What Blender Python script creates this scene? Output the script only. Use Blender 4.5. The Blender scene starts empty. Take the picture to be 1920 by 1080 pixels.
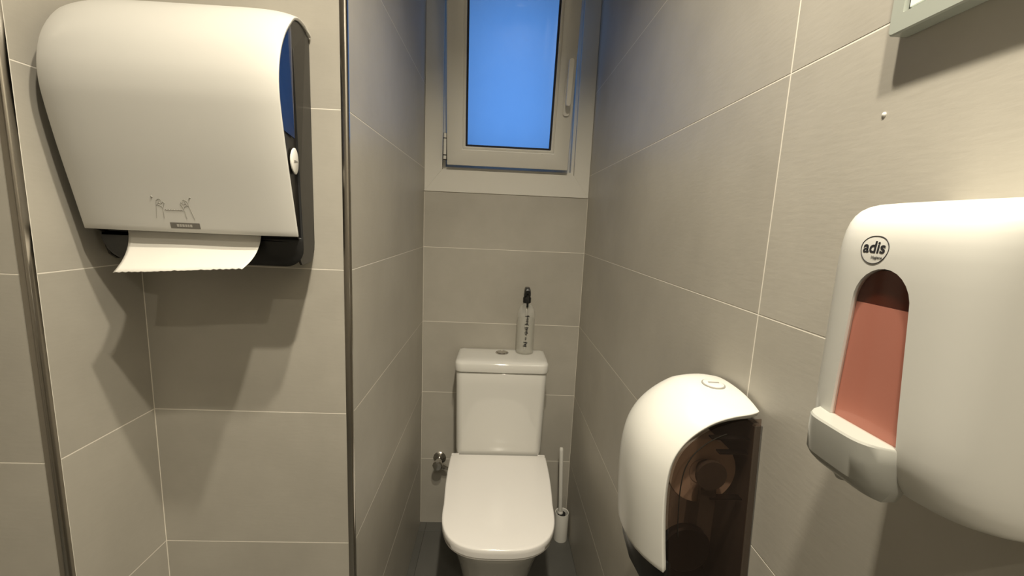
import bpy, bmesh, math, random
from mathutils import Vector, Matrix
from mathutils.bvhtree import BVHTree
random.seed(7)
SC = bpy.context.scene
COL = SC.collection
PI = math.pi

# ------------------------------------------------------------------ camera
YAW, PITCH, ROLL, FPX = math.radians(2.328), math.radians(8.753), math.radians(-2.527), 784.4
fwd = Vector((math.sin(YAW) * math.cos(PITCH), math.cos(YAW) * math.cos(PITCH), -math.sin(PITCH)))
rgt = Vector((math.cos(YAW), -math.sin(YAW), 0))
dwn = -rgt.cross(fwd)
r2 = math.cos(ROLL) * rgt + math.sin(ROLL) * dwn
d2 = -math.sin(ROLL) * rgt + math.cos(ROLL) * dwn
cam = bpy.data.cameras.new('camera')
cam.sensor_width = 36
cam.lens = 36 * FPX / 1920
cam.clip_start = 0.01
co = bpy.data.objects.new('camera', cam)
COL.objects.link(co)
m = Matrix((r2, -d2, -fwd)).transposed().to_4x4()
m.translation = Vector((0, 0, 1.305))
co.matrix_world = m
SC.camera = co

# ------------------------------------------------------------------ world (dusk sky)
W = bpy.data.worlds.new('dusk_sky')
SC.world = W
W.use_nodes = True
W.node_tree.nodes['Background'].inputs[0].default_value = (0.115, 0.335, 0.86, 1)
W.node_tree.nodes['Background'].inputs[1].default_value = 0.84

# ------------------------------------------------------------------ exposure
SC.view_settings.view_transform = 'Standard'
SC.view_settings.look = 'None'
SC.view_settings.gamma = 1
SC.view_settings.use_curve_mapping = False
SC.view_settings.exposure = 0.52

LAMP_W = [8.0, 8.5, 4.5]
LAMP_COL = (1.0, 0.905, 0.73)
LAMPS = [(0.050, 0.310), (0.072, 0.060), (0.120, -0.780)]
CEIL = 2.30

# room planes
XR, XL, XN, XFAR = 0.350, -0.2874, -0.685, -1.25
YB, YN, YF, YREAR = 1.6623, 0.830, 0.633, -1.05
WIN_Z = 1.4157


# ------------------------------------------------------------------ helpers
def mat(name, col, rough=0.5, metal=0.0, spec=0.5, coat=0.0, emit=None, estr=0.0):
    mt = bpy.data.materials.new(name)
    mt.use_nodes = True
    b = mt.node_tree.nodes['Principled BSDF']
    b.inputs['Base Color'].default_value = (*col, 1)
    b.inputs['Roughness'].default_value = rough
    b.inputs['Metallic'].default_value = metal
    b.inputs['Specular IOR Level'].default_value = spec
    b.inputs['Coat Weight'].default_value = coat
    b.inputs['Coat Roughness'].default_value = 0.05
    if emit:
        b.inputs['Emission Color'].default_value = (*emit, 1)
        b.inputs['Emission Strength'].default_value = estr
    # faint procedural unevenness in the finish
    nt = mt.node_tree
    n = nt.nodes.new('ShaderNodeTexNoise')
    n.inputs['Scale'].default_value = 35
    mr = nt.nodes.new('ShaderNodeMapRange')
    mr.inputs['To Min'].default_value = max(0.0, rough - 0.012)
    mr.inputs['To Max'].default_value = min(1.0, rough + 0.012)
    tc = nt.nodes.new('ShaderNodeNewGeometry')
    nt.links.new(tc.outputs['Position'], n.inputs['Vector'])
    nt.links.new(n.outputs['Fac'], mr.inputs['Value'])
    nt.links.new(mr.outputs['Result'], b.inputs['Roughness'])
    return mt


def tile_mat(name, c1, c2, rough=0.42, grain=0.12, spec=0.5):
    mt = mat(name, c1, rough, 0, spec)
    nt = mt.node_tree
    b = nt.nodes['Principled BSDF']
    geo = nt.nodes.new('ShaderNodeNewGeometry')
    oi = nt.nodes.new('ShaderNodeObjectInfo')
    add = nt.nodes.new('ShaderNodeVectorMath'); add.operation = 'MULTIPLY_ADD'
    nt.links.new(oi.outputs['Random'], add.inputs[0])
    add.inputs[1].default_value = (7, 9, 5)
    nt.links.new(geo.outputs['Position'], add.inputs[2])
    big = nt.nodes.new('ShaderNodeTexNoise')
    big.inputs['Scale'].default_value = 3.5
    big.inputs['Detail'].default_value = 6
    big.inputs['Roughness'].default_value = 0.62
    nt.links.new(add.outputs[0], big.inputs['Vector'])
    mp = nt.nodes.new('ShaderNodeMapping')
    mp.inputs['Scale'].default_value = (28, 28, 120)
    nt.links.new(add.outputs[0], mp.inputs['Vector'])
    fine = nt.nodes.new('ShaderNodeTexNoise')
    fine.inputs['Scale'].default_value = 1.6
    fine.inputs['Detail'].default_value = 4
    nt.links.new(mp.outputs[0], fine.inputs['Vector'])
    mr = nt.nodes.new('ShaderNodeMapRange')
    mr.inputs['From Min'].default_value = 0.3
    mr.inputs['From Max'].default_value = 0.7
    nt.links.new(big.outputs['Fac'], mr.inputs['Value'])
    mx = nt.nodes.new('ShaderNodeMix'); mx.data_type = 'RGBA'
    mx.inputs[6].default_value = (*c1, 1)
    mx.inputs[7].default_value = (*c2, 1)
    nt.links.new(mr.outputs[0], mx.inputs[0])
    nt.links.new(mx.outputs[2], b.inputs['Base Color'])
    bp = nt.nodes.new('ShaderNodeBump')
    bp.inputs['Strength'].default_value = grain
    bp.inputs['Distance'].default_value = 0.0015
    nt.links.new(fine.outputs['Fac'], bp.inputs['Height'])
    nt.links.new(bp.outputs[0], b.inputs['Normal'])
    return mt


def smoke_mat(name, tint, gloss_rough=0.08, spec_ior=1.45, haze=0.0, haze_col=(0.5, 0.4, 0.35)):
    """see-through tinted plastic: tinted transparency under a clear gloss"""
    mt = bpy.data.materials.new(name)
    mt.use_nodes = True
    nt = mt.node_tree
    nt.nodes.clear()
    out = nt.nodes.new('ShaderNodeOutputMaterial')
    tr = nt.nodes.new('ShaderNodeBsdfTransparent')
    tr.inputs[0].default_value = (*tint, 1)
    df = nt.nodes.new('ShaderNodeBsdfDiffuse')
    df.inputs[0].default_value = (*haze_col, 1)
    mh = nt.nodes.new('ShaderNodeMixShader')
    mh.inputs[0].default_value = haze
    nt.links.new(tr.outputs[0], mh.inputs[1])
    nt.links.new(df.outputs[0], mh.inputs[2])
    gl = nt.nodes.new('ShaderNodeBsdfGlossy')
    gl.inputs['Roughness'].default_value = gloss_rough
    fr = nt.nodes.new('ShaderNodeFresnel')
    fr.inputs[0].default_value = spec_ior
    mx = nt.nodes.new('ShaderNodeMixShader')
    ge = nt.nodes.new('ShaderNodeNewGeometry')
    inv = nt.nodes.new('ShaderNodeMath'); inv.operation = 'SUBTRACT'
    inv.inputs[0].default_value = 1.0
    nt.links.new(ge.outputs['Backfacing'], inv.inputs[1])
    mul = nt.nodes.new('ShaderNodeMath'); mul.operation = 'MULTIPLY'
    nt.links.new(inv.outputs[0], mul.inputs[0])
    nt.links.new(fr.outputs[0], mul.inputs[1])
    nt.links.new(mul.outputs[0], mx.inputs[0])
    nt.links.new(mh.outputs[0], mx.inputs[1])
    nt.links.new(gl.outputs[0], mx.inputs[2])
    nt.links.new(mx.outputs[0], out.inputs[0])
    return mt


def frosted_mat(name):
    mt = bpy.data.materials.new(name)
    mt.use_nodes = True
    nt = mt.node_tree
    nt.nodes.clear()
    out = nt.nodes.new('ShaderNodeOutputMaterial')
    tl = nt.nodes.new('ShaderNodeBsdfTranslucent')
    noi = nt.nodes.new('ShaderNodeTexNoise')
    noi.inputs['Scale'].default_value = 6
    cr = nt.nodes.new('ShaderNodeMix'); cr.data_type = 'RGBA'
    cr.inputs[6].default_value = (0.90, 0.93, 0.96, 1)
    cr.inputs[7].default_value = (0.97, 0.98, 0.99, 1)
    nt.links.new(noi.outputs['Fac'], cr.inputs[0])
    nt.links.new(cr.outputs[2], tl.inputs[0])
    gl = nt.nodes.new('ShaderNodeBsdfGlossy')
    gl.inputs['Roughness'].default_value = 0.04
    fr = nt.nodes.new('ShaderNodeFresnel')
    fr.inputs[0].default_value = 1.45
    mx = nt.nodes.new('ShaderNodeMixShader')
    nt.links.new(fr.outputs[0], mx.inputs[0])
    nt.links.new(tl.outputs[0], mx.inputs[1])
    nt.links.new(gl.outputs[0], mx.inputs[2])
    nt.links.new(mx.outputs[0], out.inputs[0])
    return mt


M = {}
M['tile'] = tile_mat('wall_tile', (0.385, 0.362, 0.315), (0.465, 0.44, 0.385), 0.42, 0.10)
M['grout'] = mat('grout', (0.80, 0.76, 0.68), 0.9)
M['floor'] = tile_mat('floor_tile', (0.085, 0.084, 0.075), (0.11, 0.108, 0.098), 0.5, 0.2)
M['floor_grout'] = mat('floor_grout', (0.06, 0.058, 0.052), 0.9)
M['paint'] = mat('ceiling_paint', (0.62, 0.60, 0.56), 0.9)
M['far_wall'] = mat('far_wall_laminate', (0.36, 0.34, 0.30), 0.6)
M['pvc'] = mat('white_pvc', (0.70, 0.68, 0.62), 0.28)
M['seam'] = mat('dark_seam', (0.02, 0.02, 0.02), 0.7)
M['gasket'] = mat('black_gasket', (0.006, 0.006, 0.012), 0.6)
M['chrome'] = mat('chrome', (0.62, 0.60, 0.57), 0.16, 1.0)
M['steel'] = mat('brushed_steel_trim', (0.46, 0.43, 0.385), 0.18, 1.0)
M['ceramic'] = mat('glazed_ceramic', (0.72, 0.71, 0.67), 0.08, 0, 0.5, 0.3)
M['seat'] = mat('white_seat_plastic', (0.84, 0.82, 0.79), 0.16)
M['plastic'] = mat('white_abs', (0.64, 0.635, 0.595), 0.32, 0, 0.4)
M['plastic_gloss'] = mat('white_gloss_abs', (0.60, 0.59, 0.555), 0.36, 0, 0.3)
M['white_soft'] = mat('soft_white_plastic', (0.80, 0.785, 0.73), 0.45)
M['black'] = mat('black_plastic', (0.008, 0.008, 0.008), 0.35)
M['darkgrey'] = mat('dark_grey_gloss', (0.016, 0.014, 0.011), 0.35, 0, 0.14)
M['blue'] = mat('blue_smoked_plastic', (0.003, 0.016, 0.070), 0.25, 0, 0.3)
M['print'] = mat('grey_print', (0.30, 0.29, 0.26), 0.6)
M['badge'] = mat('badge_grey', (0.16, 0.15, 0.13), 0.5)
M['badge_pale'] = mat('badge_pale', (0.45, 0.43, 0.39), 0.5)
M['ink'] = mat('black_ink', (0.015, 0.015, 0.018), 0.5)
M['paper'] = mat('tissue_paper', (0.70, 0.68, 0.63), 0.95, 0, 0.1)
M['lever'] = mat('pale_grey_lever', (0.36, 0.36, 0.33), 0.28)
M['soap'] = mat('pink_soap', (0.74, 0.40, 0.335), 0.4)
M['tank_dark'] = mat('dark_red_tank', (0.10, 0.025, 0.012), 0.4)
M['soap_pane'] = smoke_mat('red_tinted_window', (0.965, 0.885, 0.86), 0.06, 1.35)
M['smoke'] = smoke_mat('smoked_plastic', (0.74, 0.67, 0.625), 0.12, 1.30, 0.05, (0.14, 0.105, 0.09))
M['frame_grey'] = mat('grey_green_frame', (0.36, 0.385, 0.345), 0.25)
M['frame_white'] = mat('white_insert', (0.80, 0.84, 0.80), 0.3)
M['bottle'] = smoke_mat('cloudy_bottle', (0.97, 0.97, 0.96), 0.12, 1.30, 0.30, (0.78, 0.77, 0.72))
M['liquid'] = smoke_mat('cloudy_liquid', (0.97, 0.97, 0.95), 0.2, 1.15, 0.15, (0.75, 0.73, 0.67))
M['brush'] = mat('dark_bristles', (0.012, 0.011, 0.010), 0.9)
M['roll'] = mat('brown_card_roll', (0.85, 0.76, 0.66), 0.9)
M['inner'] = mat('grey_inner_plastic', (0.10, 0.095, 0.085), 0.5)
M['glass'] = frosted_mat('frosted_glass')
M['clear'] = smoke_mat('clear_glass', (0.97, 0.98, 0.98), 0.03, 1.2)
M['lens'] = mat('lamp_lens', (0.9, 0.9, 0.9), 0.4, emit=LAMP_COL, estr=6.0)


def obj(name, bm, material, parent=None, smooth=None, origin=None):
    me = bpy.data.meshes.new(name)
    bmesh.ops.recalc_face_normals(bm, faces=bm.faces)
    bm.to_mesh(me)
    bm.free()
    if smooth:
        for p in me.polygons:
            p.use_smooth = True
        me.set_sharp_from_angle(angle=math.radians(smooth))
    me.materials.append(M[material])
    o = bpy.data.objects.new(name, me)
    COL.objects.link(o)
    if parent:
        o.parent = parent
        o.matrix_parent_inverse = parent.matrix_basis.inverted()
    return o


def tag(o, label=None, cat=None, group=None, kind=None):
    if label: o['label'] = label
    if cat: o['category'] = cat
    if group: o['group'] = group
    if kind: o['kind'] = kind
    return o


def empty(name, loc, label, cat, group=None, kind=None):
    o = bpy.data.objects.new(name, None)
    o.empty_display_size = 0.05
    o.location = loc
    COL.objects.link(o)
    return tag(o, label, cat, group, kind)


def box(bm, x0, x1, y0, y1, z0, z1):
    vs = [bm.verts.new((x, y, z)) for x in (x0, x1) for y in (y0, y1) for z in (z0, z1)]
    for f in ((0, 1, 3, 2), (4, 6, 7, 5), (0, 4, 5, 1), (2, 3, 7, 6), (0, 2, 6, 4), (1, 5, 7, 3)):
        bm.faces.new([vs[i] for i in f])
    return bm


def bbox(x0, x1, y0, y1, z0, z1, bev=0.0, seg=2):
    bm = bmesh.new()
    box(bm, x0, x1, y0, y1, z0, z1)
    if bev:
        bmesh.ops.bevel(bm, geom=list(bm.edges), offset=bev, segments=seg, profile=0.5, affect='EDGES')
    return bm


def loft(rings, cap0=True, cap1=True, closed=True, bm=None):
    bm = bm or bmesh.new()
    R = [[bm.verts.new(p) for p in r] for r in rings]
    n = len(R[0])
    for a, b in zip(R, R[1:]):
        for i in range(n if closed else n - 1):
            j = (i + 1) % n
            bm.faces.new((a[i], a[j], b[j], b[i]))
    if cap0: bm.faces.new(R[0][::-1])
    if cap1: bm.faces.new(R[-1])
    return bm


def lathe(prof, cx, cy, n=28, cap0=True, cap1=True, ax='z', sx=1.0, sy=1.0):
    """prof: (radius, height); axis z at (cx,cy), or x/y with (a,b) the other two coordinates"""
    rings = []
    for r, h in prof:
        ring = []
        for i in range(n):
            a = 2 * PI * i / n
            u, v = r * math.cos(a) * sx, r * math.sin(a) * sy
            if ax == 'z': ring.append((cx + u, cy + v, h))
            elif ax == 'x': ring.append((h, cx + u, cy + v))
            else: ring.append((cx + u, h, cy + v))
        rings.append(ring)
    return loft(rings, cap0, cap1)


def prism(pts, axis, a, b, bev=0.0, seg=2):
    """polygon pts in the other two axes (in x,y,z order), extruded along axis a..b"""
    def mk(p, h):
        return {'x': (h, p[0], p[1]), 'y': (p[0], h, p[1]), 'z': (p[0], p[1], h)}[axis]
    bm = loft([[mk(p, a) for p in pts], [mk(p, b) for p in pts]])
    if bev:
        es = [e for e in bm.edges if len(e.link_faces) == 2 and e.calc_face_angle(0) > 0.6]
        bmesh.ops.bevel(bm, geom=es, offset=bev, segments=seg, profile=0.5, affect='EDGES')
    return bm


def tube(pts, r, n=8, bm=None, caps=True):
    pts = [Vector(p) for p in pts]
    rings = []
    prev = None
    for i, p in enumerate(pts):
        d = (pts[min(i + 1, len(pts) - 1)] - pts[max(i - 1, 0)]).normalized()
        ref = prev if prev else (Vector((0, 0, 1)) if abs(d.z) < 0.9 else Vector((1, 0, 0)))
        s = d.cross(ref)
        s = s.normalized() if s.length > 1e-6 else d.orthogonal().normalized()
        u = s.cross(d).normalized()
        prev = u
        rr = r[i] if isinstance(r, (list, tuple)) else r
        rings.append([p + rr * (math.cos(2 * PI * k / n) * s + math.sin(2 * PI * k / n) * u) for k in range(n)])
    return loft(rings, caps, caps, bm=bm)


def rrect(x0, x1, y0, y1, r, seg=6, rr=None):
    """rounded rectangle; rr = radii for corners (x0y0, x1y0, x1y1, x0y1)"""
    rr = rr or (r, r, r, r)
    pts = []
    for (cx, cy, a0, q) in ((x0, y0, PI, rr[0]), (x1, y0, 1.5 * PI, rr[1]), (x1, y1, 0, rr[2]), (x0, y1, 0.5 * PI, rr[3])):
        ox = cx + (q if cx == x0 else -q)
        oy = cy + (q if cy == y0 else -q)
        for k in range(seg + 1):
            a = a0 + 0.5 * PI * k / seg
            pts.append((ox + q * math.cos(a), oy + q * math.sin(a)))
    return pts


def spline(pts, sub=6):
    """Catmull-Rom through points"""
    P = [Vector(p) for p in pts]
    P = [2 * P[0] - P[1]] + P + [2 * P[-1] - P[-2]]
    out = []
    for i in range(1, len(P) - 2):
        a, b, c, d = P[i - 1:i + 3]
        for k in range(sub):
            t = k / sub
            out.append(0.5 * ((2 * b) + (c - a) * t + (2 * a - 5 * b + 4 * c - d) * t * t + (3 * b - a - 3 * c + d) * t ** 3))
    out.append(P[-2])
    return out


def text_bm(s, size, bold=0.0, mapf=None, ext=0.0):
    cu = bpy.data.curves.new('txt', 'FONT')
    cu.body = s
    cu.size = size
    cu.align_x = 'CENTER'
    cu.align_y = 'CENTER'
    cu.offset = bold
    cu.resolution_u = 6
    o = bpy.data.objects.new('txt', cu)
    COL.objects.link(o)
    dg = bpy.context.evaluated_depsgraph_get()
    me = bpy.data.meshes.new_from_object(o.evaluated_get(dg))
    bm = bmesh.new()
    bm.from_mesh(me)
    bpy.data.objects.remove(o)
    bpy.data.curves.remove(cu)
    bpy.data.meshes.remove(me)
    bmesh.ops.triangulate(bm, faces=bm.faces)
    for v in bm.verts:
        v.co = Vector(mapf(v.co.x, v.co.y))
    return bm


def surface_of(o):
    return BVHTree.FromPolygons([v.co.copy() for v in o.data.vertices], [tuple(p.vertices) for p in o.data.polygons])


def solid(o, th, off=-1, bev=0.0):
    md = o.modifiers.new('shell', 'SOLIDIFY')
    md.thickness = th
    md.offset = off
    if bev:
        b = o.modifiers.new('edge', 'BEVEL')
        b.width = bev
        b.segments = 2
        b.limit_method = 'ANGLE'
        b.angle_limit = math.radians(50)
    return o


# ------------------------------------------------------------------ room shell
GAP = 0.0008   # half joint
REC = 0.0003   # joint recess
TT = 0.006
ROWS = [(0.3 * k, min(0.3 * (k + 1), CEIL)) for k in range(8)]


def structure(name, bm, material):
    return tag(obj(name, bm, material), kind='structure')


def tiles(wall, axis, face, into, spans, rows):
    """tiles on a wall whose surface is axis=face; 'into' = +1/-1 direction into the wall"""
    for (z0, z1) in rows:
        for (a0, a1) in spans:
            f = sorted((face, face + into * TT))
            if axis == 'x': bm = bbox(f[0], f[1], a0 + GAP, a1 - GAP, z0 + GAP, z1 - GAP, 0.0004, 1)
            else: bm = bbox(a0 + GAP, a1 - GAP, f[0], f[1], z0 + GAP, z1 - GAP, 0.0004, 1)
            obj('tile', bm, 'tile', wall)


wr = structure('wall_right', bbox(XR + REC, XR + 0.08, YREAR, YB + 0.10, 0, CEIL), 'grout')
tiles(wr, 'x', XR, 1, [(YREAR, -0.668), (-0.668, 0.532), (0.532, YB)], ROWS)
wb = structure('wall_back', bbox(XL - 0.05, XR + REC, YB + REC, YB + 0.10, 0, WIN_Z), 'grout')
tiles(wb, 'y', YB, 1, [(XL, XR)], [r for r in ROWS if r[1] < WIN_Z] + [(1.2, WIN_Z)])
structure('wall_above', bbox(XL - 0.05, XR + REC, YB + REC, YB + 0.10, 2.25, CEIL), 'paint')
wl = structure('wall_left', bbox(XL - 0.06, XL - REC, YN + 0.012, YB + 0.10, 0, CEIL), 'grout')
tiles(wl, 'x', XL, -1, [(YN + 0.010, YB)], ROWS)
wn = structure('wall_niche_back', bbox(XN - 0.06, XL - 0.012, YN + REC, YN + 0.05, 0, CEIL), 'grout')
tiles(wn, 'y', YN, 1, [(XN, XL - 0.010)], ROWS)
ws = structure('wall_niche_side', bbox(XN - 0.06, XN - REC, YF + 0.012, YN + REC, 0, CEIL), 'grout')
tiles(ws, 'x', XN, -1, [(YF + 0.012, YN)], ROWS)
wf = structure('wall_front_left', bbox(XFAR - 0.05, XN - 0.012, YF + REC, YF + 0.06, 0, CEIL), 'grout')
tiles(wf, 'y', YF, 1, [(XFAR, XN - 0.010)], ROWS)
structure('wall_far_left', bbox(XFAR - 0.06, XFAR, YREAR, YF + REC, 0, CEIL), 'far_wall')
structure('wall_rear', bbox(XFAR - 0.06, XR + 0.08, YREAR - 0.06, YREAR, 0, CEIL), 'far_wall')
structure('ceiling', bbox(XFAR - 0.06, XR + 0.08, YREAR - 0.06, YB + 0.10, CEIL, CEIL + 0.05), 'paint')
fl = structure('floor', bbox(XFAR - 0.06, XR + 0.08, YREAR - 0.06, YB + 0.10, -0.06, -0.001), 'floor_grout')
for (x0, x1) in ((XFAR, -0.86), (-0.86, -0.26), (-0.26, XR)):
    for (y0, y1) in ((YREAR, -0.19), (-0.19, 0.41), (0.41, 1.01), (1.01, 1.61), (1.61, YB)):
        obj('tile', bbox(x0 + 0.001, x1 - 0.001, y0 + 0.001, y1 - 0.001, -0.008, 0.0, 0.0004, 1), 'floor', fl)

# stainless corner trims
def corner_trim(name, x, y):
    # L-profile hugging an outside corner whose open side is +x / -y
    pts = [(x - 0.011, y + 0.0005), (x - 0.011, y - 0.0012), (x - 0.003, y - 0.0014), (x - 0.0006, y - 0.0006),
           (x + 0.0010, y + 0.002), (x + 0.0008, y + 0.011), (x - 0.001, y + 0.011), (x - 0.002, y + 0.003), (x - 0.004, y + 0.0008)]
    o = obj(name, prism(pts, 'z', 0, CEIL), 'steel', None, 50)
    return tag(o, kind='structure')
corner_trim('trim_1', XL, YN)
corner_trim('trim_2', XN, YF)

# old screw plug in the wall
pl = obj('wall_plug', lathe([(0.0022, XR + 0.001), (0.0022, XR - 0.0006), (0.0012, XR - 0.0012)], 0.3915, 1.4184, 12, ax='x'), 'white_soft', wr, 40)

# ------------------------------------------------------------------ window (tilted open at the top)
wi = empty('window_1', (0.035, YB, WIN_Z), None, None, None, 'structure')
FY0, FY1 = YB - 0.004, YB + 0.075
OX0, OX1, OZ0, OZ1 = -0.2195, 0.2885, 1.4985, 2.20
EX0, EX1, EZ0, EZ1 = XL + 0.0008, XR - 0.0008, WIN_Z, 2.2495


def mitred(p, y0, y1, name, parent, material, bev=0.0012):
    return obj(name, prism(p, 'y', y0, y1, bev, 1), material, parent, 30)


def ring_bm(x0, x1, z0, z1, w, y0, y1, bev=0.0):
    bm = bmesh.new()
    o = [(x0, z0), (x1, z0), (x1, z1), (x0, z1)]
    i = [(x0 + w, z0 + w), (x1 - w, z0 + w), (x1 - w, z1 - w), (x0 + w, z1 - w)]
    V = {}
    for k, ps in (('o', o), ('i', i)):
        for y in (y0, y1):
            for n, p in enumerate(ps):
                V[k, y, n] = bm.verts.new((p[0], y, p[1]))
    for n in range(4):
        q = (n + 1) % 4
        for y in (y0, y1):
            bm.faces.new((V['o', y, n], V['o', y, q], V['i', y, q], V['i', y, n]))
        for k in 'oi':
            bm.faces.new((V[k, y0, n], V[k, y0, q], V[k, y1, q], V[k, y1, n]))
    if bev:
        bmesh.ops.recalc_face_normals(bm, faces=bm.faces)
        es = [e for e in bm.edges if len(e.link_faces) == 2 and e.calc_face_angle(0) > 0.6]
        bmesh.ops.bevel(bm, geom=es, offset=bev, segments=2, profile=0.5, affect='EDGES')
    return bm


g = 0.0002
mitred([(EX0, EZ0), (EX1, EZ0), (OX1, OZ0 - g), (OX0, OZ0 - g)], FY0, FY1, 'frame_bar', wi, 'pvc')
mitred([(EX0, EZ1), (OX0, OZ1), (OX1, OZ1), (EX1, EZ1)], FY0, FY1, 'frame_bar', wi, 'pvc')
mitred([(EX0, EZ0 + g), (OX0 - g, OZ0), (OX0 - g, OZ1), (EX0, EZ1 - g)], FY0, FY1, 'frame_bar', wi, 'pvc')
mitred([(EX1, EZ0 + g), (EX1, EZ1 - g), (OX1 + g, OZ1), (OX1 + g, OZ0)], FY0, FY1, 'frame_bar', wi, 'pvc')
# inner rebate step
st = ring_bm(OX0 + .0004, OX1 - .0004, OZ0 + .0004, OZ1 - .0004, 0.011, YB + 0.010, FY1 - 0.004)
obj('rebate', st, 'pvc', wi)
obj('stop_lip', ring_bm(OX0 + 0.0116, OX1 - 0.0116, OZ0 + 0.0116, OZ1 - 0.0116, 0.056, YB + 0.042, FY1 - 0.006, 0.001), 'pvc', wi)  # lip widened past a usual overlap to block sky light through the tilt gap

TILT = math.radians(9.6)
SW0, SW1, SH, SB, SD = -0.1990, 0.2575, 0.665, 0.058, 0.045   # sash in its own space: x, height, bar, depth
PIV = Vector((0.0, 1.632, 1.513))
RT = Matrix.Translation(PIV) @ Matrix.Rotation(TILT, 4, 'X')


def tilt(bm):
    bmesh.ops.transform(bm, matrix=RT, verts=bm.verts)
    return bm


sash = obj('sash', tilt(ring_bm(SW0, SW1, 0, SH, SB, 0, SD, 0.0025)), 'pvc', wi, 35)
obj('glazing_bead', tilt(ring_bm(SW0 + SB - 0.0005, SW1 - SB + 0.0005, SB - 0.0005, SH - SB + 0.0005, 0.011, 0.0025, 0.018, 0.002)), 'pvc', sash, 35)
q = SB + 0.0100
obj('gasket', tilt(ring_bm(SW0 + q, SW1 - q, q, SH - q, 0.0075, 0.009, 0.018)), 'gasket', sash)
q = SB + 0.0102
pane = obj('pane', tilt(bbox(SW0 + q, SW1 - q, 0.0185, 0.0225, q, SH - q)), 'glass', sash)
pane.data.materials.append(M['clear'])
for p in pane.data.polygons:
    p.material_index = 0 if p.normal.y < -0.5 else 1
# handle turned up (tilt position)
hx = SW1 - 0.022
hp = obj('handle_plate', tilt(prism(rrect(hx - 0.014, hx + 0.010, 0.190, 0.318, 0.010), 'y', -0.007, -0.0002, 0.0015)), 'pvc', sash, 40)
hb = lathe([(0.008, -0.006), (0.008, -0.030)], hx - 0.002, 0.262, 16, ax='y')
obj('handle_neck', tilt(hb), 'pvc', sash, 40)
obj('handle_grip', tilt(prism(rrect(hx - 0.010, hx + 0.006, 0.222, 0.372, 0.0075), 'y', -0.044, -0.028, 0.003)), 'pvc', sash, 40)
# hinge barrel on the left
hg = obj('hinge', bbox(-0.2130, -0.1995, 1.624, 1.640, 1.530, 1.626, 0.001, 1), 'seam', wi)
for (a, b) in ((1.5315, 1.5445), (1.5485, 1.6050), (1.6085, 1.6245)):
    obj('knuckle', prism(rrect(-0.2123, -0.2008, 1.6215, 1.636, 0.004, 4), 'z', a, b), 'pvc', hg, 40)

# ------------------------------------------------------------------ toilet
TX = 0.0365
to = empty('toilet', (TX, 1.35, 0), 'white close-coupled ceramic toilet with its lid closed', 'toilet')


def dring(z, yb, hwb, ys, hws, yf, n=2.9, k=22, sc=1.0, cy=1.27):
    pts = []
    rb = 0.012
    L = [(hwb - rb, yb), (hwb - rb * 0.3, yb - rb * 0.3), (hwb, yb - rb)]
    for t in range(1, 5):
        f = t / 5
        L.append((hwb + (hws - hwb) * f + 0.004 * math.sin(PI * f), yb - rb + (ys - yb + rb) * f))
    for t in range(k + 1):
        a = 0.5 * PI * t / k
        c, s = max(math.cos(a), 0.0), max(math.sin(a), 0.0)
        L.append((hws * c ** (2 / n), ys - (ys - yf) * s ** (2 / n)))
    full = L + [(-x, y) for x, y in L[-2::-1]]
    return [(TX + x * sc, cy + (y - cy) * sc, z) for x, y in full]


# pan
R = []
for (z, yb, hwb, ys, hws, yf) in ((0.0, 1.652, 0.105, 1.33, 0.105, 1.20), (0.06, 1.652, 0.108, 1.32, 0.108, 1.175), (0.16, 1.652, 0.118, 1.30, 0.118, 1.145),
                                  (0.25, 1.652, 0.135, 1.28, 0.135, 1.105), (0.32, 1.652, 0.152, 1.25, 0.150, 1.065), (0.36, 1.652, 0.162, 1.23, 0.160, 1.040),
                                  (0.385, 1.652, 0.167, 1.22, 0.166, 1.026), (0.394, 1.652, 0.166, 1.22, 0.165, 1.027)):
    R.append(dring(z, yb, hwb, ys, hws, yf, 2.4))
obj('bowl', loft(R), 'ceramic', to, 50)
A = (1.484, 0.181, 1.20, 0.1725, 1.010)
obj('seat', loft([dring(z, *A, sc=s) for z, s in ((0.3945, .975), (0.395, .985), (0.4000, .985), (0.4010, .97))]), 'seat', to, 40)
obj('seat_lid', loft([dring(z, *A, sc=s) for z, s in ((0.4015, .985), (0.403, 0.997), (0.416, 1.0), (0.4255, 0.999), (0.4280, .994), (0.4295, .985), (0.4303, .965), (0.4312, .7), (0.4316, .35))]), 'seat', to, 60)
for sx in (-1, 1):
    obj('lid_hinge', lathe([(0.009, TX + sx * 0.165 - 0.014), (0.010, TX + sx * 0.165 - 0.012), (0.010, TX + sx * 0.165 + 0.012), (0.009, TX + sx * 0.165 + 0.014)], 1.494, 0.415, 14, ax='x'), 'seat', to, 40)


def cist(z, hw, y0, y1, r):
    return [(x, y, z) for x, y in rrect(TX - hw, TX + hw, y0, y1, r, 6, (r, r, 0.012, 0.012))]


obj('cistern', loft([cist(0.398, .158, 1.503, 1.652, .02), cist(0.420, .162, 1.495, 1.654, .024), cist(0.440, .1645, 1.491, 1.655, .026),
                     cist(0.55, .1665, 1.489, 1.656, .026), cist(0.700, .1695, 1.487, 1.657, .026), cist(0.748, .1705, 1.4865, 1.657, .026),
                     cist(0.7525, .1695, 1.488, 1.656, .025), cist(0.7545, .166, 1.492, 1.653, .023)]), 'ceramic', to, 50)
cl = obj('cistern_lid', loft([cist(0.7555, .170, 1.488, 1.655, .026), cist(0.757, .1745, 1.481, 1.658, .028), cist(0.760, .1755, 1.480, 1.6585, .028),
                              cist(0.784, .1752, 1.4805, 1.6585, .028), cist(0.790, .1735, 1.483, 1.658, .027), cist(0.7945, .169, 1.489, 1.656, .025),
                              cist(0.7968, .160, 1.499, 1.650, .020), cist(0.798, .12, 1.53, 1.63, .015)]), 'ceramic', to, 60)
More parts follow.
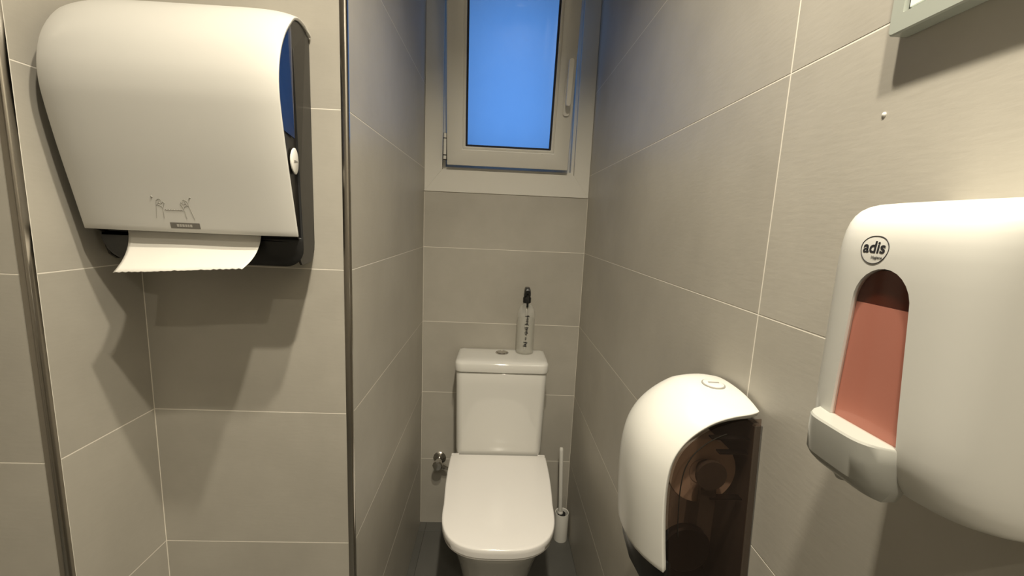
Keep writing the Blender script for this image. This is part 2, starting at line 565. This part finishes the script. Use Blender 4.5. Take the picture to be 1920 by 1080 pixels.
fb = obj('flush_button', lathe([(0.0255, 0.797), (0.0255, 0.800), (0.0240, 0.8015), (0.0215, 0.8015), (0.0210, 0.8005)], 0.0365, 1.597, 30, cap1=True), 'chrome', cl, 40)
for s in (-1, 1):
    pts = [(0.0365 + s * (0.0012 + 0.0185 * max(0, math.cos(a))), 1.597 + 0.0195 * math.sin(a)) for a in [(-0.5 + k / 12) * PI for k in range(13)]]
    obj('half_button', prism(pts, 'z', 0.8003, 0.8030, 0.0006), 'chrome', fb, 40)

# ------------------------------------------------------------------ shut-off valve
va = empty('shutoff_valve', (-0.209, YB, 0.306), 'small chrome water valve on the wall beside the toilet', 'valve')
obj('wall_flange', lathe([(0.027, YB - 0.0005), (0.027, YB - 0.003), (0.020, YB - 0.009), (0.010, YB - 0.011)], -0.209, 0.306, 24, ax='y'), 'chrome', va, 40)
obj('valve_body', lathe([(0.0095, YB - 0.008), (0.0095, YB - 0.030), (0.014, YB - 0.032), (0.014, YB - 0.050), (0.010, YB - 0.053)], -0.209, 0.306, 20, ax='y'), 'chrome', va, 40)
obj('valve_knob', lathe([(0.010, YB - 0.052), (0.019, YB - 0.054), (0.021, YB - 0.060), (0.021, YB - 0.070), (0.017, YB - 0.076), (0.006, YB - 0.078)], -0.209, 0.310, 10, ax='y'), 'chrome', va, 25)
obj('outlet_pipe', tube(spline([(-0.203, YB - 0.040, 0.300), (-0.185, YB - 0.040, 0.288), (-0.160, YB - 0.040, 0.278), (-0.135, YB - 0.040, 0.274), (-0.110, YB - 0.030, 0.280)], 5), 0.0065, 10), 'chrome', va, 50)
obj('pipe_nut', tube([(-0.196, YB - 0.040, 0.2955), (-0.180, YB - 0.040, 0.286)], 0.0105, 6), 'chrome', va, 20)

# ------------------------------------------------------------------ toilet brush and holder
BX, BY = 0.3145, 1.578
bh = obj('brush_holder', lathe([(0.028, 0.0), (0.0285, 0.003), (0.0285, 0.120), (0.0280, 0.1225), (0.0255, 0.1215), (0.0250, 0.116), (0.0250, 0.010)], BX, BY, 32, True, True), 'white_soft', None, 50)
tag(bh, 'small white round cup on the floor holding the toilet brush', 'brush holder')
br = empty('toilet_brush', (BX, BY, 0.012), 'toilet brush with a slim white handle standing in its cup', 'brush')
bb = bmesh.new()
top, bot = Vector((0.2955, 1.583, 0.407)), Vector((0.3085, 1.581, 0.110))
obj('handle', tube([bot, bot.lerp(top, 0.05), bot.lerp(top, 0.96), bot.lerp(top, 0.985), top], [0.0062, 0.0085, 0.0085, 0.0080, 0.0060], 18), 'white_soft', br, 40)
rg = []
for i in range(9):
    h = 0.014 + i * 0.012
    rg += [(0.020 if i not in (0, 8) else 0.016, h), (0.0165, h + 0.006)]
obj('bristles', lathe(rg, BX - 0.001, BY, 22), 'brush', br)
obj('collar', lathe([(0.009, 0.108), (0.011, 0.114), (0.011, 0.120), (0.008, 0.126)], 0.3085, 1.581, 16), 'white_soft', br, 40)

# ------------------------------------------------------------------ spray bottle
SX, SY, SZ = 0.1265, 1.612, 0.7980
sb = empty('spray_bottle', (SX, SY, SZ), 'clear plastic spray bottle with black pump standing on the toilet cistern', 'bottle')
prof = [(0.030, 0.0), (0.0345, 0.004), (0.0352, 0.012), (0.0355, 0.08), (0.0350, 0.150), (0.0335, 0.165), (0.029, 0.180), (0.021, 0.192), (0.0135, 0.199), (0.0125, 0.203), (0.0125, 0.212)]
obj('bottle_body', lathe([(r, SZ + 0.0005 + h) for r, h in prof], SX, SY, 30, True, True), 'bottle', sb, 45)
obj('liquid', lathe([(0.029, SZ + 0.003), (0.0335, SZ + 0.007), (0.0342, SZ + 0.08), (0.0338, SZ + 0.140)], SX, SY, 30), 'liquid', sb, 45)
obj('collar', lathe([(0.0150, SZ + 0.203), (0.0160, SZ + 0.205), (0.0160, SZ + 0.222), (0.0130, SZ + 0.226), (0.010, SZ + 0.230)], SX, SY, 22), 'black', sb, 40)
hd = obj('spray_head', loft([[(x, y, z) for x, y in rrect(SX - a, SX + a, SY - b, SY + c, 0.004, 3)] for z, a, b, c in
     ((SZ + 0.228, .0125, .012, .014), (SZ + 0.234, .0130, .018, .018), (SZ + 0.246, .0115, .030, .022), (SZ + 0.256, .0100, .030, .022), (SZ + 0.263, .0080, .024, .016))]), 'black', sb, 40)
obj('nozzle', lathe([(0.0065, SY - 0.028), (0.0065, SY - 0.038), (0.0045, SY - 0.040)], SX, SZ + 0.250, 14, ax='y'), 'black', hd, 40)
obj('trigger', tube(spline([(SX, SY - 0.022, SZ + 0.240), (SX, SY - 0.034, SZ + 0.226), (SX, SY - 0.038, SZ + 0.205), (SX, SY - 0.034, SZ + 0.192)], 4), 0.0042, 8), 'black', hd, 40)
obj('dip_tube', tube([(SX, SY, SZ + 0.205), (SX, SY, SZ + 0.012)], 0.0015, 8), 'white_soft', sb, 40)
# handwritten-looking vertical lettering (unreadable in the photograph): flat dark strokes on the bottle front
wbm = bmesh.new()
rs = random.Random(3)
z = SZ + 0.158
strokes = [0.012, 0.005, 0.006, 0.007, 0.006, 0.010, 0, 0.010, 0.007, 0.006, 0.009, 0.004, 0, 0.003, 0.003, 0, 0.010, 0.007, 0.011]
for i, hgt in enumerate(strokes):
    if hgt:
        pts = []
        for k in range(5):
            u = ((-1) ** k) * (0.5 + 0.5 * rs.random()) * hgt * 0.85 - (0.0005 * i - 0.005) * 0.5
            zz = z - k * 0.0011
            yy = SY - math.sqrt(max(1e-6, 0.0357 ** 2 - u * u)) - 0.0004
            pts.append((SX + u, yy, zz))
        tube(pts, 0.0011, 5, wbm)
    z -= 0.0066
obj('lettering', wbm, 'ink', sb)

# ------------------------------------------------------------------ paper towel dispenser
DXC = -0.490
td = empty('paper_towel_dispenser', (DXC, YN, 1.42), 'large white paper towel dispenser with black base hung in the wall niche', 'dispenser')
PROF = [(0.826, 1.624), (0.79, 1.624), (0.745, 1.617), (0.71, 1.602), (0.684, 1.578), (0.664, 1.545), (0.654, 1.510), (0.6525, 1.478), (0.657, 1.445), (0.668, 1.390), (0.682, 1.330), (0.6965, 1.268)]
CURVE = [(p.x, p.y) for p in spline([(a, b, 0) for a, b in PROF], 6)]


def td_hw(y):
    return 0.1675 - 0.20 * max(0.0, y - 0.6965)


def td_crown(s):
    return 0.009 * (1 - abs(s) ** 7)


def prof_normal(i):
    a, b = CURVE[max(i - 1, 0)], CURVE[min(i + 1, len(CURVE) - 1)]
    ty, tz = b[0] - a[0], b[1] - a[1]
    l = math.hypot(ty, tz)
    return (tz / l, -ty / l)


SS = [-1, -.985, -.96, -.92, -.86, -.78, -.66, -.5, -.3, -.1, .1, .3, .5, .66, .78, .86, .92, .96, .985, 1]
bm = bmesh.new()
grid = []
for i, (y, z) in enumerate(CURVE):
    ny, nz = prof_normal(i)
    f = min(1.0, max(0.0, (0.826 - y) / 0.05))
    if ny > 0 or (abs(ny) < 1e-9 and nz < 0): ny, nz = -ny, -nz
    row = []
    for s in SS:
        c = td_crown(s) * f
        if i == len(CURVE) - 1: nyy, nzz = ny, 0.0
        else: nyy, nzz = ny, nz
        row.append(bm.verts.new((DXC + s * td_hw(y), y + nyy * c, z + nzz * c)))
    grid.append(row)
for a, b in zip(grid, grid[1:]):
    for k in range(len(SS) - 1):
        bm.faces.new((a[k], a[k + 1], b[k + 1], b[k]))
bmesh.ops.recalc_face_normals(bm, faces=bm.faces)
cen = sum((f.normal.y for f in bm.faces))
if cen > 0:
    bmesh.ops.reverse_faces(bm, faces=bm.faces)
me = bpy.data.meshes.new('cover')
bm.to_mesh(me); bm.free()
for p in me.polygons: p.use_smooth = True
me.materials.append(M['plastic_gloss'])
cover = bpy.data.objects.new('cover', me)
COL.objects.link(cover)
cover.parent = td
cover.matrix_parent_inverse = td.matrix_basis.inverted()
solid(cover, 0.0050, -1, 0.0010)


COVER_TREE = surface_of(cover)


def cover_pt(x, z, off=0.0008):
    """point on the front of the cover"""
    h = COVER_TREE.ray_cast(Vector((x, 0.3, z)), Vector((0, 1, 0)))[0]
    return (x, (h.y if h else 0.69) - off * 0.35, z)


# black body: prism with rounded lower corners, tapering to the wall
rings = []
for y, gw, zt in ((0.7170, 0.000, 1.266), (0.7195, -0.002, 1.266), (0.730, 0.008, 1.58), (0.780, 0.008, 1.60), (0.829, 0.008, 1.61)):
    hw = td_hw(y) - gw
    e = 0.003 if y < 0.718 else 0
    rings.append([(DXC + x, y, z) for x, z in rrect(-hw + e, hw - e, 1.2165 + e, zt, 0.02, 7, (0.046, 0.030, 0.008, 0.008))])
obj('base', loft(rings), 'black', td, 40)


# side panels following the cover's outline
def side_panel(sgn):
    inn = []
    for i in range(0, len(CURVE), 2):
        y, z = CURVE[i]
        ny, nz = prof_normal(i)
        if ny > 0 or (abs(ny) < 1e-9 and nz < 0): ny, nz = -ny, -nz
        inn.append((min(y - ny * 0.0052, 0.829), z - nz * 0.0052))
    inn[0] = (0.829, inn[0][1])
    poly = inn + [(0.7175, 1.262), (0.719, 1.238), (0.723, 1.226), (0.733, 1.218), (0.80, 1.218), (0.815, 1.2265), (0.8255, 1.238), (0.829, 1.252)]
    a = [(DXC + sgn * (td_hw(y) - 0.0045), y, z) for y, z in poly]
    b = [(DXC + sgn * (td_hw(y) - 0.0085), y, z) for y, z in poly]
    return loft([a, b])


spn = {}
for sgn in (1, -1):
    spn[sgn] = obj('side_panel', side_panel(sgn), 'darkgrey', td)
# blue viewing window and lock button on the right-hand side
def on_side(y, z, off):
    return (DXC + td_hw(y) - 0.0045 + off, y, z)


inn = []
for i in range(len(CURVE)):
    y, z = CURVE[i]
    if 1.424 < z < 1.592 and y < 0.712:
        ny, nz = prof_normal(i)
        if ny > 0: ny, nz = -ny, -nz
        inn.append((y - ny * 0.0060, z - nz * 0.0060))
poly = [p for p in inn if p[0] < 0.709] + [(0.709, 1.424), (0.709, 1.590)]
obj('viewing_window', loft([[on_side(y, z, 0.0006) for y, z in poly], [on_side(y, z, -0.001) for y, z in poly]]), 'blue', spn[1])
lock = [(0.7030 + 0.0165 * math.cos(2 * PI * k / 28), 1.388 + 0.0205 * math.sin(2 * PI * k / 28)) for k in range(28)]
lb = obj('lock_button', loft([[on_side(y, z, 0.0002) for y, z in lock], [on_side(y, z, 0.0020) for y, z in lock],
                              [on_side(0.7030 + (y - 0.7030) * .9, 1.388 + (z - 1.388) * .9, 0.0030) for y, z in lock]]), 'white_soft', td, 40)
obj('lock_slot', loft([[on_side(0.7030 + a * 0.0085, 1.388 + b * 0.0012, 0.0029) for a, b in ((-1, -1), (1, -1), (1, 1), (-1, 1))],
                       [on_side(0.7030 + a * 0.0085, 1.388 + b * 0.0012, 0.0034) for a, b in ((-1, -1), (1, -1), (1, 1), (-1, 1))]]), 'print', lb)
# printed pictogram: two hands pulling a sheet
pic = bmesh.new()
PX, PZ = -0.5035, 1.3065
def pt(u, v): return cover_pt(PX + u * 0.00086, PZ + v * 0.00086)
for sg in (-1, 1):
    for ln in ([(34, -20), (31, -8), (29, 2), (24, 8), (20, 6)], [(20, -19), (19, -6), (17, 2)], [(29, 2), (27, 12), (23, 14)], [(24, 8), (22, 15), (19, 13), (19, 6)],
               [(19, 6), (16, 10), (14, 7), (17, 1)], [(26, 4), (20, 2), (18, -3)]):
        tube([pt(sg * a, b) for a, b in ln], 0.00032, 4, pic)
    tube([pt(sg * 32, 17), pt(sg * 34, 19)], 0.0010, 6, pic)
tube([pt(-16 + 32 * k / 14, -4 + (0.7 if k % 2 else -0.7)) for k in range(15)], 0.0004, 5, pic)
obj('pictogram', pic, 'print', cover)
bx0, bx1, bz0, bz1 = -0.5145, -0.4690, 1.2745, 1.2835
def quad_decal(x0, x1, z0, z1, off, n=6):
    return loft([[cover_pt(x0 + (x1 - x0) * k / n, z, off) for k in range(n + 1)] for z in (z0, (z0 + z1) / 2, z1)], False, False, False)
obj('badge', solid_bm := quad_decal(bx0, bx1, bz0, bz1, 0.0007), 'badge', cover)
bl = bmesh.new()
x = bx0 + 0.010
for wdt in (0.0035, 0.003, 0.0035, 0.003, 0.0025, 0.0035):
    vs = [bl.verts.new(cover_pt(a, b, 0.0012)) for a, b in ((x, 1.2770), (x + wdt, 1.2770), (x + wdt, 1.2812), (x, 1.2812))]
    bl.faces.new(vs)
    x += wdt + 0.0009
obj('badge_mark', bl, 'badge_pale', cover)

# towel sheet hanging out of the slot, curling outwards, torn edge at the bottom
bm = bmesh.new()
NU, NV = 40, 10
rr = random.Random(5)
tear = [0.0012 * (1 if k % 2 else -0.3) * rr.random() for k in range(NU + 1)]
g2_ = []
for j in range(NV + 1):
    v = j / NV
    row = []
    for i in range(NU + 1):
        u = i / NU
        xl = -0.602 + 0.017 * v
        xr = -0.389 - 0.001 * v
        x = xl + (xr - xl) * u
        y = 0.7150 - 0.010 * v - 0.045 * v * v + 0.0012 * math.sin(u * 9 + v * 2) * v
        z = 1.272 - 0.076 * v + 0.008 * v * v * (1 - u) + 0.0215 * u * v * v
        if j == NV: z += tear[i]
        row.append(bm.verts.new((x, y - 0.0045, z)))
    g2_.append(row)
for a, b in zip(g2_, g2_[1:]):
    for k in range(NU):
        bm.faces.new((a[k], a[k + 1], b[k + 1], b[k]))
pt_o = obj('paper_towel', bm, 'paper', None, 60)
pt_o.modifiers.new('shell', 'SOLIDIFY').thickness = 0.0006
tag(pt_o, 'white paper towel sheet with torn edge hanging from the dispenser slot', 'paper towel')

# ------------------------------------------------------------------ toilet paper dispenser (right wall)
PC = 0.560
pd = empty('toilet_paper_dispenser', (XR, PC, 0.93), 'white toilet paper dispenser with smoky brown see-through side on the right wall', 'dispenser')


def pd_hw(z):
    return 0.0715 + max(0.0, 1.07 - z) * 0.060


PP = [(0.004, 1.080), (0.035, 1.076), (0.065, 1.066), (0.090, 1.050), (0.108, 1.030), (0.1185, 1.006), (0.1225, 0.975), (0.1225, 0.940), (0.1200, 0.900), (0.1165, 0.862)]
PCUR = [(p.x, p.y) for p in spline([(a, b, 0) for a, b in PP], 5)]


def pd_normal(i):
    a, b = PCUR[max(i - 1, 0)], PCUR[min(i + 1, len(PCUR) - 1)]
    tx, tz = b[0] - a[0], b[1] - a[1]
    l = math.hypot(tx, tz)
    return (-tz / l, tx / l)      # outward: away from wall / up


bm = bmesh.new()
grid = []
SS2 = [-1, -.98, -.94, -.88, -.8, -.68, -.5, -.3, -.1, .1, .3, .5, .68, .8, .88, .94, .98, 1]
for i, (p, z) in enumerate(PCUR):
    nx, nz = pd_normal(i)
    if i == len(PCUR) - 1: nz = 0
    f = min(1.0, 0.35 + p / 0.10)
    row = []
    for s in SS2:
        c = 0.029 * (1 - abs(s) ** 2.5) * f
        row.append(bm.verts.new((XR - (p + nx * c), PC + s * (pd_hw(z) - 0.010 * max(0.0, 1 - p / 0.03) ** 2), z + nz * c)))
    grid.append(row)
for a, b in zip(grid, grid[1:]):
    for k in range(len(SS2) - 1):
        bm.faces.new((a[k], a[k + 1], b[k + 1], b[k]))
bmesh.ops.recalc_face_normals(bm, faces=bm.faces)
if sum(f.normal.x for f in bm.faces) > 0:
    bmesh.ops.reverse_faces(bm, faces=bm.faces)
me = bpy.data.meshes.new('cover')
bm.to_mesh(me); bm.free()
for p in me.polygons: p.use_smooth = True
me.materials.append(M['plastic'])
pcov = bpy.data.objects.new('cover', me)
COL.objects.link(pcov)
pcov.parent = pd
pcov.matrix_parent_inverse = pd.matrix_basis.inverted()
solid(pcov, 0.0085, -1, 0.0015)

# lock on top of the cover
PD_TREE = surface_of(pcov)


def top_pt(p, y, off):
    h = PD_TREE.ray_cast(Vector((XR - p, y, 1.4)), Vector((0, 0, -1)))[0]
    return (XR - p, y, (h.z if h else 1.08) + off)


def ring_on_top(p, y, r, off, n=28, sy=1.0):
    return [top_pt(p + r * math.cos(2 * PI * k / n), y + r * sy * math.sin(2 * PI * k / n), off) for k in range(n)]


LP, LY = 0.040, 0.548
lk = obj('lock_ring', loft([ring_on_top(LP, LY, r, o) for r, o in ((0.0155, -0.001), (0.0155, 0.0012), (0.0145, 0.0016), (0.0135, 0.0008))], False, False), 'print', pd, 40)
obj('lock_cap', loft([ring_on_top(LP, LY, r, o) for r, o in ((0.0140, 0.0002), (0.0138, 0.0018), (0.0120, 0.0024), (0.006, 0.0024))], False, True), 'plastic', pd, 40)
obj('lock_slot', loft([[top_pt(LP + a * 0.0075, LY + b * 0.0012, o) for a, b in ((-1, -1), (1, -1), (1, 1), (-1, 1))] for o in (0.0022, 0.0032)]), 'print', lk)

# smoky side panels
def pd_side(sgn, ins, th, zb=0.780, off=0.0):
    out = []
    for i in range(0, len(PCUR), 2):
        p, z = PCUR[i]
        nx, nz = pd_normal(i)
        out.append((max(p - nx * ins, 0.0015), z - nz * ins))
    poly = out + [(0.108, 0.83), (0.098, 0.802), (0.082, 0.786), (0.06, zb), (0.0015, zb)]
    a = [(XR - p, PC + sgn * (pd_hw(z) - 0.0035 - off), z) for p, z in poly]
    b = [(XR - p, PC + sgn * (pd_hw(z) - 0.0035 - off - th), z) for p, z in poly]
    return loft([a, b])


for sgn in (-1, 1):
    sp = obj('side_panel', pd_side(sgn, 0.0088, 0.002), 'smoke', pd)
    tag(sp, 'smoky brown transparent side panel')
# raised line on the panel
rib = []
for i in range(0, len(PCUR) - 6):
    p, z = PCUR[i]
    if p < 0.05: continue
    nx, nz = pd_normal(i)
    pp, zz = p - nx * 0.021, z - nz * 0.021
    rib.append((XR - pp, PC - (pd_hw(zz) - 0.0033), zz))
obj('panel_rib', tube(rib, 0.0007, 6), 'darkgrey', pd)
# back plate against the wall, base, inner mechanism
rings = [[(XR - a, y, z) for y, z in ((PC - pd_hw(1.06) + 0.004 + e, 1.062 - e), (PC + pd_hw(1.06) - 0.004 - e, 1.062 - e), (PC + pd_hw(.78) - 0.004 - e, 0.777 + e), (PC - pd_hw(.78) + 0.004 + e, 0.776 + e))]
         for a, e in ((0.0004, 0.0), (0.008, 0.0), (0.010, 0.002))]
obj('back_plate', loft(rings), 'inner', pd)
pf = [(0.010, 0.776), (0.066, 0.776), (0.090, 0.786), (0.107, 0.812), (0.1125, 0.845), (0.1105, 0.872), (0.104, 0.872), (0.103, 0.845), (0.098, 0.815), (0.082, 0.797), (0.060, 0.788), (0.010, 0.788)]
rings = []
for s in (-0.985, -0.9, -0.6, 0, 0.6, 0.9, 0.985):
    c = 0.024 * (1 - abs(s) ** 3.0)
    rings.append([(XR - p - c * min(1, max(0, (p - 0.05) / 0.05)), PC + s * (pd_hw(z) - 0.004), z) for p, z in pf])
obj('base', loft(rings), 'black', pd, 40)
NY = PC - pd_hw(0.95) + 0.012
obj('spindle', lathe([(0.020, NY), (0.020, NY + 0.006), (0.012, NY + 0.008), (0.012, NY + 0.05)], XR - 0.0575, 0.990, 24, ax='y'), 'inner', pd, 40)
obj('turning_wheel', lathe([(0.0310, NY - 0.006), (0.0335, NY - 0.004), (0.0335, NY + 0.004), (0.0310, NY + 0.006)], XR - 0.0835, 0.886, 40, ax='y'), 'black', pd, 30)
arm = bmesh.new()
box(arm, XR - 0.068, XR - 0.047, NY + 0.004, NY + 0.010, 0.885, 0.985)
obj('arm', arm, 'inner', pd)
for (p0, p1, z) in ((0.012, 0.062, 1.040), (0.012, 0.050, 1.020), (0.012, 0.055, 0.955)):
    obj('guide_rail', bbox(XR - p1, XR - p0, NY + 0.002, NY + 0.012, z, z + 0.002), 'black', pd)
ro = empty('toilet_paper_roll', (XR - 0.060, PC, 0.985), 'toilet paper roll seen dimly through the smoky side of the dispenser', 'paper roll')
obj('paper', lathe([(0.018, NY + 0.020), (0.046, NY + 0.020), (0.047, NY + 0.022), (0.047, NY + 0.112), (0.046, NY + 0.114), (0.018, NY + 0.114)], XR - 0.0605, 0.985, 40, ax='y'), 'roll', ro, 40)
obj('core', lathe([(0.0178, NY + 0.0195), (0.0178, NY + 0.1145)], XR - 0.0605, 0.985, 28, ax='y', cap0=False, cap1=False), 'inner', ro, 40)

# ------------------------------------------------------------------ soap dispenser (right wall)
SC_Y, SW_, SA, SZC, SHH = 0.258, 0.0635, 0.1000, 1.2360, 0.0960
sd = empty('soap_dispenser', (XR, SC_Y, SZC), 'white liquid soap dispenser with arched window showing pink soap on the right wall', 'dispenser')


def sp_p(y, z, n=4.4, mm=5.0):
    a = min(1.0, abs(y - SC_Y) / SW_)
    t = (z - SZC) / SHH
    b = min(1.0, abs(t))
    mm = 7.0 if t > 0 else 7.0
    return SA * (1 - a ** n) ** (1 / n) * (1 - b ** mm) ** (1 / mm)


# closed body: rings of (y, p) per level
NA = 60
levels = [-1, -.999, -.993, -.98, -.96, -.93, -.89, -.84, -.78, -.7, -.6, -.45, -.3, -.15, 0, .15, .3, .45, .6, .7, .78, .84, .89, .93, .96, .98, .993, .999, 1]
rings = []
for t in levels:
    z = SZC + SHH * t
    mm = 7.0 if t > 0 else 7.0
    gz = (1 - abs(t) ** mm) ** (1 / mm)
    ring = []
    for k in range(NA + 1):
        a = PI * k / NA
        c, s = math.cos(a), math.sin(a)
        n = 4.4
        yy = SW_ * math.copysign(abs(c) ** (2 / n), c)
        pp = SA * max(s, 0) ** (2 / n) * max(gz, 0.02)
        ring.append((XR - 0.0005 - pp, SC_Y + yy * (0.90 + 0.10 * gz), z))
    rings.append(ring)
body_bm = loft(rings)
body = obj('housing', body_bm, 'plastic', sd, 50)


# arch window
WC, WZ0, WZ1 = 0.2595, 1.168, 1.2865
def arch(grow=0.0, n=14):
    hb, ht = 0.0262 + grow, 0.0205 + grow
    zt = WZ1 + grow - ht * 1.15
    pts = [(WC - 0.0025 - hb, WZ0 - grow), (WC - 0.0025 + hb, WZ0 - grow)]
    for k in range(n + 1):
        a = PI * k / n
        pts.append((WC + ht * math.cos(a), zt + ht * 1.15 * math.sin(a)))
    return pts


cut = obj('cutter', prism(arch(), 'x', 0.20, 0.2850), 'tank_dark')
md = body.modifiers.new('cut', 'BOOLEAN')
md.object = cut
md.operation = 'DIFFERENCE'
md.solver = 'EXACT'
dg = bpy.context.evaluated_depsgraph_get()
nm = bpy.data.meshes.new_from_object(body.evaluated_get(dg))
body.modifiers.clear()
old = body.data
body.data = nm
nm.name = 'housing'
bpy.data.meshes.remove(old)
bpy.data.objects.remove(cut)
for p in body.data.polygons: p.use_smooth = True
body.data.set_sharp_from_angle(angle=math.radians(40))
body.data.materials.clear()
body.data.materials.append(M['plastic'])


def patch(zlo, zhi, inset, grow=-0.0004, nz=26, ny=12):
    """surface following the housing, cut to the arch, between two heights"""
    A_ = arch(grow)
    rings = []
    for i in range(nz + 1):
        z = zlo + (zhi - zlo) * i / nz
        xs = []
        for (a, b) in zip(A_, A_[1:] + A_[:1]):
            if (a[1] - z) * (b[1] - z) <= 0 and a[1] != b[1]:
                xs.append(a[0] + (b[0] - a[0]) * (z - a[1]) / (b[1] - a[1]))
        if len(xs) < 2: continue
        y0, y1 = min(xs), max(xs)
        rings.append([(XR - sp_p(y0 + (y1 - y0) * k / ny, z) + inset, y0 + (y1 - y0) * k / ny, z) for k in range(ny + 1)])
    return rings


def slab(zlo, zhi, i0, i1, grow=-0.0004):
    a, b = patch(zlo, zhi, i0, grow), patch(zlo, zhi, i1, grow)
    rings = [r + s[::-1] for r, s in zip(a, b)]
    return loft(rings)


LIQ = 1.2620
tk = obj('tank', slab(LIQ + 0.0002, WZ1 - 0.0012, 0.0030, 0.0215, -0.0003), 'tank_dark', sd, 40)
tag(tk, 'dark red-brown soap tank')
so = obj('soap', slab(WZ0 + 0.0008, LIQ, 0.0028, 0.0180, -0.0003), 'soap', tk, 40)
tag(so, 'pink liquid soap')
obj('window_pane', slab(WZ0 + 0.0006, WZ1 - 0.0008, 0.0012, 0.0024), 'soap_pane', sd, 40)

# push lever: crescent bar around the lower front
def lever_ring(z, out, inn, e=0.0):
    pts = []
    for k in range(17):
        f = -1 + 2 * k / 16
        y = SC_Y + 0.0045 + f * (0.0325 - e)
        pts.append((XR - (SA + out * (1 - 1.15 * abs(f) ** 5)) - 0.0005, y, z + (0.0) ))
    for k in range(17):
        f = 1 - 2 * k / 16
        y = SC_Y + 0.0045 + f * (0.0325 - e)
        pts.append((XR - (SA - inn), y, z))
    return pts


lv = obj('push_lever', loft([lever_ring(1.1400, 0.004, 0.010, 0.004), lever_ring(1.1455, 0.0105, 0.010, 0.0015), lever_ring(1.1500, 0.0135, 0.010), lever_ring(1.1660, 0.0150, 0.010),
                             lever_ring(1.1758, 0.0150, 0.010), lever_ring(1.1772, 0.0140, 0.010, 0.0008)]), 'lever', sd, 28)
# logo: wobbly ring and lettering printed on the housing
BODY_TREE = surface_of(body)
LGY, LGZ = 0.2700, 1.2985
def logo_pt(u, v, off=0.0004):
    y, z = LGY - u, LGZ + v
    h = BODY_TREE.ray_cast(Vector((0.1, y, z)), Vector((1, 0, 0)))[0]
    return ((h.x if h else XR - sp_p(y, z)) - off * 0.4, y, z)


lg = bmesh.new()
rp = []
for k in range(49):
    a = 2 * PI * k / 48
    r = 0.0094 * (1 + 0.035 * math.cos(2 * a + 0.6) + 0.03 * math.sin(3 * a))
    rp.append(logo_pt(r * 1.06 * math.cos(a), r * math.sin(a), 0.0001))
tube(rp, 0.00028, 6, lg)
obj('logo_ring', lg, 'ink', sd)
obj('logo_text', text_bm('adis', 0.0108, 0.00026, lambda u, v: logo_pt(u - 0.0002, v + 0.0012)), 'ink', sd)
obj('logo_subtext', text_bm('Hygiene', 0.0025, 0.00006, lambda u, v: logo_pt(u + 0.0030, v - 0.0052)), 'ink', sd)
obj('drip_nozzle', lathe([(0.004, 1.1405), (0.0045, 1.136), (0.003, 1.1335)], XR - 0.095, SC_Y + 0.012, 14), 'lever', sd, 40)

# ------------------------------------------------------------------ framed panel, upper right of the wall
fr = empty('wall_panel', (XR, 0.305, 1.56), 'grey plastic frame with white insert fixed high on the right wall', 'panel')
FY_0, FY_1, FZ_0, FZ_1 = 0.232, 0.3855, 1.480, 1.66
def fr_pt(y, x, z): return (x, y, z)
bm = bmesh.new()
o_ = rrect(FY_0, FY_1, FZ_0, FZ_1, 0.004, 4)
i_ = rrect(FY_0 + 0.014, FY_1 - 0.012, FZ_0 + 0.0155, FZ_1 - 0.014, 0.001, 4)
lay = [(o_, XR - 0.0004), (o_, XR - 0.0135), (rrect(FY_0 + .0012, FY_1 - .0012, FZ_0 + .0012, FZ_1 - .0012, 0.0035, 4), XR - 0.0150), (i_, XR - 0.0150), (i_, XR - 0.0105)]
loft([[(x, y, z) for y, z in ps] for ps, x in lay], True, False, bm=bm)
obj('frame', bm, 'frame_grey', fr, 35)
obj('insert', bbox(XR - 0.0125, XR - 0.0100, FY_0 + 0.0165, FY_1 - 0.0145, FZ_0 + 0.018, FZ_1 - 0.0165, 0.0006, 1), 'frame_white', fr)

# ------------------------------------------------------------------ ceiling downlights (above the frame)
for i, (x, y) in enumerate(LAMPS):
    lab = ('round recessed ceiling downlight closest to the toilet alcove', 'round recessed ceiling downlight between the other two downlights',
           'round recessed ceiling downlight farthest from the toilet alcove')[i]
    dl = empty('ceiling_downlight', (x, y, CEIL), lab, 'ceiling light', 'ceiling downlights')
    obj('trim_ring', lathe([(0.038, CEIL - 0.0005), (0.052, CEIL - 0.0005), (0.050, CEIL - 0.004), (0.041, CEIL - 0.006), (0.038, CEIL - 0.004)], x, y, 32, False, False), 'paint', dl, 40)
    obj('lens', lathe([(0.0378, CEIL - 0.0005), (0.0378, CEIL - 0.0015)], x, y, 32), 'lens', dl)
    ld = bpy.data.lights.new('downlight_glow', 'AREA')
    ld.shape = 'DISK'
    ld.size = 0.05
    ld.energy = LAMP_W[i]
    ld.spread = math.radians(146)
    ld.color = LAMP_COL
    lo = bpy.data.objects.new('downlight_glow', ld)
    lo.location = (x, y, CEIL - 0.007)
    COL.objects.link(lo)
    lo.parent = dl
    lo.matrix_parent_inverse = dl.matrix_basis.inverted()
